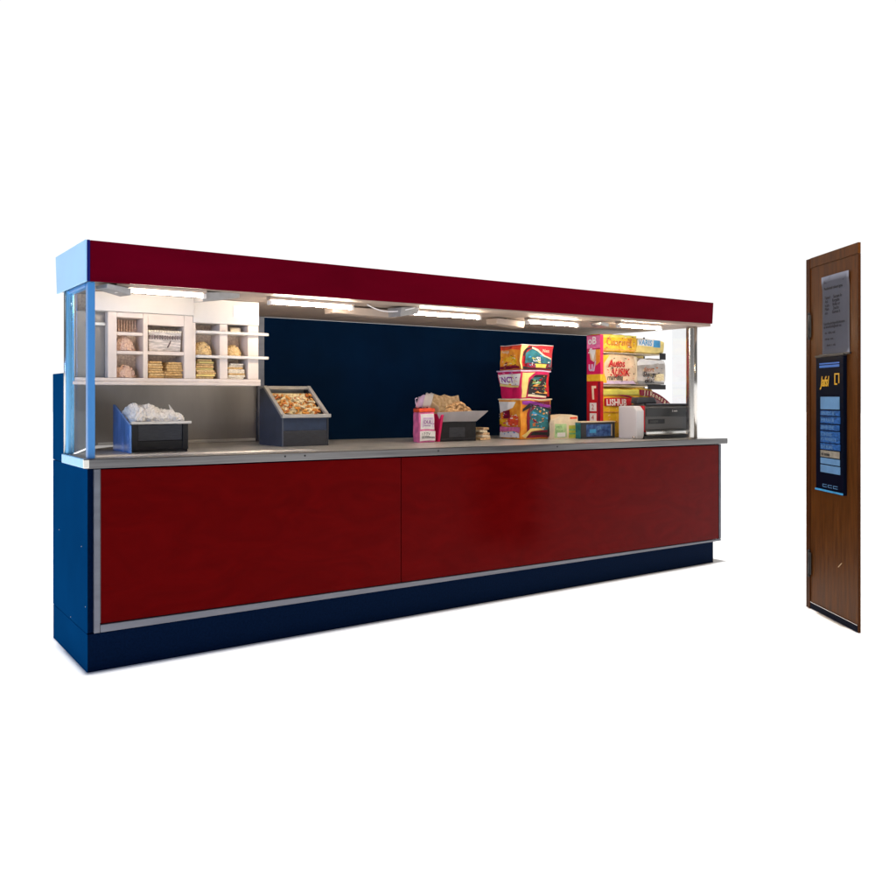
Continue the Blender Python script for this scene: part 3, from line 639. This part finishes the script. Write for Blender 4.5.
def pillow(w, d, h, mb, mi=0, pinch=.2, sag=.0, seed=0):
    """soft bag lying along x: pillow section, pinched ends, wrinkles"""
    def fn(u, v):
        a = 2 * math.pi * v; e = (1 - abs(2 * u - 1) ** 5) * (1 - pinch) + pinch
        n = noise.noise(Vector((u * 7 + seed, math.cos(a) * 2, math.sin(a) * 2)))
        ca, sa = math.cos(a), math.sin(a)
        y = d / 2 * e * (abs(ca) ** .45) * (1 if ca > 0 else -1); z = h / 2 * e * (abs(sa) ** .40) * (1 if sa > 0 else -1)
        return Vector((w * u, y * (1 + .10 * n), h / 2 + z * (1 + .05 * n) - sag * u))
    t = bmesh.new(); nu, nv = 26, 24
    g = [[t.verts.new(fn(i / nu, j / nv)) for j in range(nv)] for i in range(nu + 1)]
    for i in range(nu):
        for j in range(nv): t.faces.new((g[i][j], g[i + 1][j], g[i + 1][(j + 1) % nv], g[i][(j + 1) % nv]))
    t.faces.new([g[0][j] for j in range(nv)][::-1]); t.faces.new([g[nu][j] for j in range(nv)])
    mb._merge(t, mi, None, True)
def snackbag(x, z, w, h, m, label, pinch=.5, sag=0., d=.15, seed=0, y=None):
    t_ = thing('snack_bag', label, 'snack bag', (x, (Sy + .10) if y is None else y, z), 0, 'snack bags on the black rack')
    b = MB(); pillow(w, d, h, b, 0, pinch, sag, seed); b.build('bag_body', m, t_); return t_
yf = -.082
A = snackbag(4.055, 1.7015, .42, .150, 'yellow', 'yellow snack bag with brown letters, left on the top shelf', .93, seed=1)
lettering('Cusarantif', .085, (.05, yf + .004, .055), (1, 0, 0), (0, 0, 1), 'crisp_red', A, squeeze=.85, bold=.01)
A = snackbag(4.46, 1.7015, .36, .125, 'yellow_pale', 'pale yellow snack bag with white and blue ends, right on the top shelf', .9, seed=2)
MB().box(.215, .30, yf - .002, yf + .012, .058, .118, .004).build('blue_patch', 'sky_blue', A)
MB().box(.02, .212, yf - .002, yf + .012, .062, .118, .004).build('white_patch', 'paper_white', A)
lettering('VARIS', .066, (.02, yf - .0025, .067), (1, 0, 0), (0, 0, 1), 'sky_blue', A, bold=.02)
A = snackbag(4.055, 1.4315, .43, .258, 'peach_film', 'peach snack bag with red letters on the middle shelf', .9, seed=3)
lettering('Autos\n AUSIK', .085, (.07, yf - .002, .150), (1, 0, 0), (0, 0, 1), 'red', A, squeeze=.95, shear=.15, bold=.02)
lettering('rnan dlaj', .060, (.05, yf - .002, .045), (1, 0, 0), (0, 0, 1), 'ink', A, squeeze=.9, shear=.2, bold=.01)
A = snackbag(4.47, 1.4315, .38, .235, 'silver_film', 'silver grey snack bag with dark letters on the middle shelf', .82, seed=4)
lettering('Snort', .055, (.08, yf - .002, .118), (1, 0, 0), (0, 0, 1), 'crisp_red', A, shear=.2)
lettering('Shauge\n eklac', .060, (.07, yf - .002, .075), (1, 0, 0), (0, 0, 1), 'ink', A, shear=.2, bold=.01)
MB().box(.23, .335, yf - .004, yf + .012, .04, .10, .006).build('orange_patch', 'crisp_cream', A)
A = snackbag(4.055, wz(4.2) + .001, .62, .405, 'yellow', 'big yellow snack sack with a red name band standing on the worktop', .95, .0, .17, 5)
MB().box(.02, .34, yf - .014, yf + .010, .255, .325, .012).build('name_band', 'red', A)
lettering('LISHUB', .075, (.03, yf - .0145, .262), (1, 0, 0), (0, 0, 1), 'paper_white', A, bold=.02)
lettering('snit', .060, (.37, yf - .010, .262), (1, 0, 0), (0, 0, 1), 'crisp_red', A, shear=.2, bold=.01)
b = MB(); b.box(.0, .52, yf - .010, yf + .006, .345, .395, .010); b.build('top_band', 'lemon', A)
b = MB(); b.box(.01, .34, yf - .009, yf + .006, .205, .212, .003); b.box(.01, .34, yf - .009, yf + .006, .120, .126, .003); b.build('crease_line', 'crisp_orange', A)
for o_ in [o for o in bpy.data.objects if o.get('category') == 'snack bag']:
    lb = o_['label']
    if 'yellow snack bag with brown' in lb: busy(o_, ['crisp_red', 'dark_red', 'cream'], .03, .38, .02, .13, 26, 21, 'front', .0775)
    elif 'peach' in lb: busy(o_, ['red', 'orange_red', 'ink', 'cream'], .05, .38, .03, .22, 40, 22, 'front', .078)
    elif 'silver' in lb: busy(o_, ['ink', 'paper_white', 'crisp_red', 'crisp_cream'], .04, .33, .03, .15, 30, 23, 'front', .078)
    elif 'big yellow' in lb: busy(o_, ['crisp_orange', 'yellow_pale', 'dark_red'], .02, .45, .05, .24, 24, 24, 'front', .089)
def band(cx, cz, rx, rz_, a0, a1, w_):
    o1 = arc(cx, cz, rx, rz_, a0, a1); o2 = arc(cx, cz, rx - w_, rz_ - w_, a0, a1); return o1 + o2[::-1]
for o_ in [o for o in bpy.data.objects if o.get('category') == 'snack bag']:
    lb = o_['label']
    if 'peach' in lb:
        decal([(.012, .02), (.06, .02), (.03, .10), (.03, .18), (.09, .245), (.012, .245)], 'yellow', o_, 'corner_print', 'front', .0745)
        decal([(.02, .012), (.41, .012), (.37, .038), (.02, .038)], 'lilac', o_, 'foot_band', 'front', .0745)
        decal([(.38, .24), (.42, .24), (.42, .03), (.39, .03), (.41, .13)], 'cream', o_, 'edge_print', 'front', .0745)
    elif 'yellow snack bag with brown' in lb:
        decal([(.012, .012), (.40, .012), (.40, .022), (.012, .030)], 'crisp_orange', o_, 'foot_band', 'front', .0745)
        decal([(.012, .118), (.41, .130), (.41, .142), (.012, .142)], 'lemon', o_, 'head_band', 'front', .0745)
    elif 'silver' in lb:
        decal([(.012, .17), (.35, .19), (.35, .215), (.05, .225), (.012, .2)], 'paper_white', o_, 'head_band', 'front', .0745)
        decal([(.02, .012), (.35, .012), (.35, .03), (.02, .04)], 'grey_metal', o_, 'foot_band', 'front', .0745)
    elif 'big yellow' in lb:
        decal(band(.10, .16, .50, .20, 20, 95, .016), 'dark_red', o_, 'curved_band', 'front', .0875)
    crinkle(o_, .007, 8, len(lb), .05)
# dark red roll of film over the sack
A = thing('snack_roll', 'dark red curved snack pack with pale letters above the printer', 'snack pack', (4.50, .49, wz(4.4)))
b = MB(); pr_ = []
for i in range(17): f = i / 16; pr_.append((-.02 + .41 * f, .395 - .145 * f ** 2.2))
for i in range(16, -1, -1): f = i / 16; pr_.append((-.02 + .40 * f, .345 - .175 * f ** 2.0 + .02 * f))
for k in range(16):
    b.hull8([(pr_[k][0], 0, pr_[k][1]), (pr_[k + 1][0], 0, pr_[k + 1][1]), (pr_[k + 1][0], .10, pr_[k + 1][1]), (pr_[k][0], .10, pr_[k][1])],
            [(pr_[33 - k][0], 0, pr_[33 - k][1]), (pr_[32 - k][0], 0, pr_[32 - k][1]), (pr_[32 - k][0], .10, pr_[32 - k][1]), (pr_[33 - k][0], .10, pr_[33 - k][1])])
b.build('pack_body', 'dark_red', A)
for k, ch in enumerate('JIRsnesac'):
    f = .10 + .085 * k; lettering(ch, .055, (-.02 + .41 * f, -.001, .352 - .150 * f ** 2.1), (1, 0, -.55 * f), (.55 * f, 0, 1), 'cream', A, bold=.02)
# two standing cartons at the rack's left end: their printed broad faces look to the left
A = thing('tall_carton', 'upper tall carton, pink and white, standing at the left end of the rack', 'carton', (4.018, .50, 1.5195), 0, 'tall cartons at the left of the rack')
MB().box(0, .032, 0, .155, 0, .318, .002).build('carton_body', 'magenta', A)
sd = dict(face='side')
decal([(.004, .21), (.151, .21), (.151, .312), (.004, .312)], 'pink', A, 'pink_print', 'side', .0003)
decal([(.02, .20), (.13, .20), (.11, .12), (.075, .10), (.05, .12)], 'peach_film', A, 'pale_print', 'side', .0003)
decal([(.004, .10), (.05, .07), (.05, .20), (.004, .20)], 'orange', A, 'orange_print', 'side', .0016)
decal([(.05, .20), (.12, .20), (.08, .11)], 'paper_white', A, 'white_arrow', 'side', .0030)
lettering('oB\n.s', .085, (-.0018, .14, .245), (0, -1, 0), (0, 0, 1), 'paper_white', A, bold=.02)
lettering('u/', .110, (-.0018, .135, .030), (0, -1, 0), (0, 0, 1), 'lilac', A, bold=.03)
A2 = thing('tall_carton', 'lower tall carton, dark red with yellow top and two white squares', 'carton', (4.018, .50, wz(4.0)), 0, 'tall cartons at the left of the rack')
h_ = 1.5185 - wz(4.0)
MB().box(0, .032, 0, .155, 0, h_ - .055, .002).build('carton_body', 'red', A2)
MB().box(0, .032, 0, .155, h_ - .0545, h_, .002).build('carton_top', 'yellow', A2)
decal([(.004, .02), (.03, .02), (.03, h_ - .06), (.004, h_ - .06)], 'dark_red', A2, 'red_strip', 'side', .0003)
for z in (.215, .130): decal([(.045, z), (.12, z), (.12, z + .068), (.045, z + .068)], 'paper_white', A2, 'white_square', 'side', .0003)
lettering('2', .06, (-.0018, .10, .228), (0, -1, 0), (0, 0, 1), 'red', A2); lettering('4', .06, (-.0018, .10, .143), (0, -1, 0), (0, 0, 1), 'red', A2)
decal([(.07, .31), (.09, .31), (.10, .42), (.05, .42), (.05, .40), (.075, .40)], 'cream', A2, 'pale_stroke', 'side', .0003)

# ------------------------------------------------------------------ door at the right
ang = R(-122.844)
Dr = thing('wooden_door', 'brown wooden door leaf in its casing with a dark kick strip', 'door', (4.027, -1.313, 0), ang)
# local: x runs along the door towards the viewer, -y is the face turned to the counter
fy = -1
def dbox(b, x0, x1, z0, z1, d0, d1, bev=.001, mi=0): return b.box(x0, x1, -d1, -d0, z0, z1, bev, mi)   # d = proud of the door plane
b = MB(); dbox(b, .012, .578, .003, 2.149, -.014, 0, .002); b.build('leaf', 'wood', Dr)
b = MB(); dbox(b, -.042, .010, .0, 2.210, -.022, .006, .003); b.build('side_casing', 'wood_dark', Dr)
b = MB(); dbox(b, .0105, .588, 2.1495, 2.212, -.012, .004, .002); b.build('head_casing', 'wood', Dr)
b = MB(); dbox(b, .5785, .588, .003, 2.149, -.012, .002, .001); b.build('edge_lipping', 'wood_dark', Dr)
b = MB(); dbox(b, .013, .5775, .004, .040, .0005, .004); kp = b.build('kick_strip', 'kick_black', Dr)
b = MB(); dbox(b, .013, .5775, .041, .045, .0005, .005); b.build('bead', 'chrome', kp)
for z in (1.782, .285):
    b = MB(); b.tube([(.006, -.010, z - .075), (.006, -.010, z + .075)], .007, 0, 10)
    dbox(b, -.018, .03, z - .07, z + .07, .0065, .009)
    for k in (-1, 1): b.tube([(.006, -.010, z + k * .075), (.006, -.010, z + k * .085)], .009, 0, 10)
    b.build('hinge', 'hinge_metal', Dr)
b = MB(); b.tube([(.40, -.002, .36), (.36, -.002, .33)], .002, 0, 6); b.build('scratch', 'bread', Dr)

def onwall(name, label, cat, x, z, d=.0):
    T = Matrix.Translation((4.027, -1.313, 0)) @ Matrix.Rotation(ang, 4, 'Z')
    return thing(name, label, cat, T @ Vector((x, -d, z)), ang)
Np = onwall('notice_sheet', 'white printed notice sheet, coloured grey for shade, pinned to the upper wooden door', 'notice', .17, 1.592, .002)
b = MB(); b.sheet(lambda u, v: Vector((.325 * u, -.002 - .004 * math.sin(math.pi * u) - .006 * (v if v > .9 else 0) , .475 * v)), 10, 12, 0, .001); b.build('sheet', 'shaded_paper', Np)
yy = -.0085
lettering('Fire Inciatmrus  ohne abra', .026, (.035, yy, .430), (1, 0, 0), (0, 0, 1), 'ink', Np, squeeze=.85)
lettering('Pensbrimatl ruhaacd goss.', .024, (.035, yy, .392), (1, 0, 0), (0, 0, 1), 'ink', Np, squeeze=.9)
lettering('Fahnd :    Sacsam lo\nAnl .      Rorgaha\nhcats .    Bofas or\nMuin       2sachs\noss .      Gorses h', .027, (.045, yy, .335), (1, 0, 0), (0, 0, 1), 'ink', Np, squeeze=.95)
lettering('Gosctbsoderbgondschtenaru\nda wocvfcmdeghntel osc.', .024, (.030, yy, .180), (1, 0, 0), (0, 0, 1), 'ink', Np, squeeze=.9)
lettering('osc.  abtas, esal.\n\ncrtroac  vrm . .\n\n    oboot. c. cok.', .022, (.045, yy, .125), (1, 0, 0), (0, 0, 1), 'ink', Np, squeeze=.9)
MB().box(-.02, .345, -.012, -.002, -.008, .004, .002).build('clip_bar', 'black', Np)
Lh = onwall('leaflet_holder', 'tall dark leaflet holder with blue leaflets on the wooden door', 'leaflet holder', .125, .762, .001)
MB().box(0, .335, -.022, 0, .0, .815, .004).build('backing', 'holder_navy', Lh)
MB().box(-.004, .339, -.026, -.0, .8155, .828, .002).build('top_rail', 'hinge_metal', Lh)
MB().box(.0, .335, -.028, -.0225, .003, .014, .001).build('bottom_rail', 'sky_blue', Lh)
b = MB(); b.box(.05, .29, -.0245, -.0225, .772, .780); b.box(.05, .29, -.0245, -.0225, .752, .766); b.build('blue_bar', 'bright_blue', Lh)
lettering('Jafsl', .085, (.065, -.0235, .640), (1, 0, 0), (0, 0, 1), 'gold', Lh, shear=.25, bold=.02, squeeze=.75)
b = MB()
for q in (.235,): b.box(q, q + .008, -.0245, -.0228, .655, .705); b.box(q, q + .055, -.0245, -.0228, .706, .714); b.box(q + .047, q + .055, -.0245, -.0228, .655, .705); b.box(q + .0, q + .03, -.0245, -.0228, .646, .6545)
b.build('gold_emblem', 'gold', Lh)
rows = [(.500, .575, 'leaflet_pale'), (.462, .492, 'leaflet_blue'), (.415, .456, 'leaflet_blue'), (.375, .408, 'leaflet_blue'), (.300, .368, 'leaflet_blue'), (.258, .295, 'leaflet_blue'), (.212, .252, 'leaflet_tan'), (.170, .206, 'leaflet_pale'), (.118, .164, 'leaflet_pale')]
for i, (z0_, z1_, m_) in enumerate(rows):
    MB().box(.068, .295 + .004 * (i % 3), -.027, -.0225, z0_, z1_, .002).build('leaflet', m_, Lh)
for z, s in ((.466, 'SIINUIIDC BE'), (.425, 'PUB FUH UB'), (.382, 'BIRABI EENE'), (.310, 'FO WHUUU B'), (.340, 'ICIIII DUSS'), (.264, 'IEAS BUIIRE'), (.220, 'riii innnin')):
    lettering(s, .030, (.08, -.0278, z), (1, 0, 0), (0, 0, 1), 'holder_navy' if z < .25 else 'leaflet_pale', Lh, squeeze=.95)
b = MB()
for k in range(3): x = .09 + k * .065; b.box(x, x + .05, -.024, -.0226, .030, .033); b.box(x, x + .05, -.024, -.0226, .044, .047); b.box(x, x + .003, -.024, -.0226, .0331, .0439)
b.build('footer_mark', 'leaflet_pale', Lh)

# ------------------------------------------------------------------ light
W = bpy.data.worlds.new('World'); S.world = W; W.use_nodes = True
nt = W.node_tree; N = nt.nodes; L = nt.links
bg = N['Background']; tc = N.new('ShaderNodeTexCoord'); dp = N.new('ShaderNodeVectorMath'); dp.operation = 'DOT_PRODUCT'
dp.inputs[1].default_value = (.5847, .8112, 0)
mr = N.new('ShaderNodeMapRange'); mr.inputs['From Min'].default_value = .15; mr.inputs['From Max'].default_value = .5
mr.inputs['To Min'].default_value = .16; mr.inputs['To Max'].default_value = 1.03; mr.interpolation_type = 'SMOOTHSTEP'
L.new(tc.outputs['Generated'], dp.inputs[0]); L.new(dp.outputs['Value'], mr.inputs['Value'])
L.new(mr.outputs['Result'], bg.inputs['Strength']); bg.inputs['Color'].default_value = (1, 1, 1, 1)

def light(kind, name, loc, energy, color, **kw):
    d = bpy.data.lights.new(name, kind); d.energy = energy; d.color = color
    for k, v in kw.items(): setattr(d, k, v)
    o = bpy.data.objects.new(name, d); COL.objects.link(o); o.location = loc; return o
def aim(o, t): o.rotation_euler = (Vector(t) - o.location).to_track_quat('-Z', 'Y').to_euler()
light('SUN', 'floor_whitening_sun', (0, 0, 8), 3.9, (1, .99, .98), angle=R(2.5))  # added straight-down sun that burns the floor out to white
k = light('AREA', 'blue_side_light', (-3.6, -3.3, 2.2), 90, (.25, .48, 1), size=1.0); aim(k, (0, .2, 1.3))

k = light('AREA', 'warm_door_light', (2.6, -2.5, 3.25), 30, (1, .74, .44), size=.4); aim(k, (3.85, -1.55, 1.9))

# ------------------------------------------------------------------ camera (level, shifted lens)
cam = bpy.data.cameras.new('Camera'); co = bpy.data.objects.new('Camera', cam); COL.objects.link(co)
co.location = (-1.03478, -4.41562, 1.336); co.rotation_euler = (R(90), 0, math.atan2(.811214, .584750) - R(90))
cam.sensor_width = 36; cam.lens = 865 / 896 * 36; cam.shift_y = -51 / 896; cam.clip_end = 500; cam.clip_start = .05
S.camera = co
S.view_settings.view_transform = 'Standard'; S.view_settings.look = 'None'; S.view_settings.exposure = 0; S.view_settings.gamma = 1
S.render.film_transparent = False
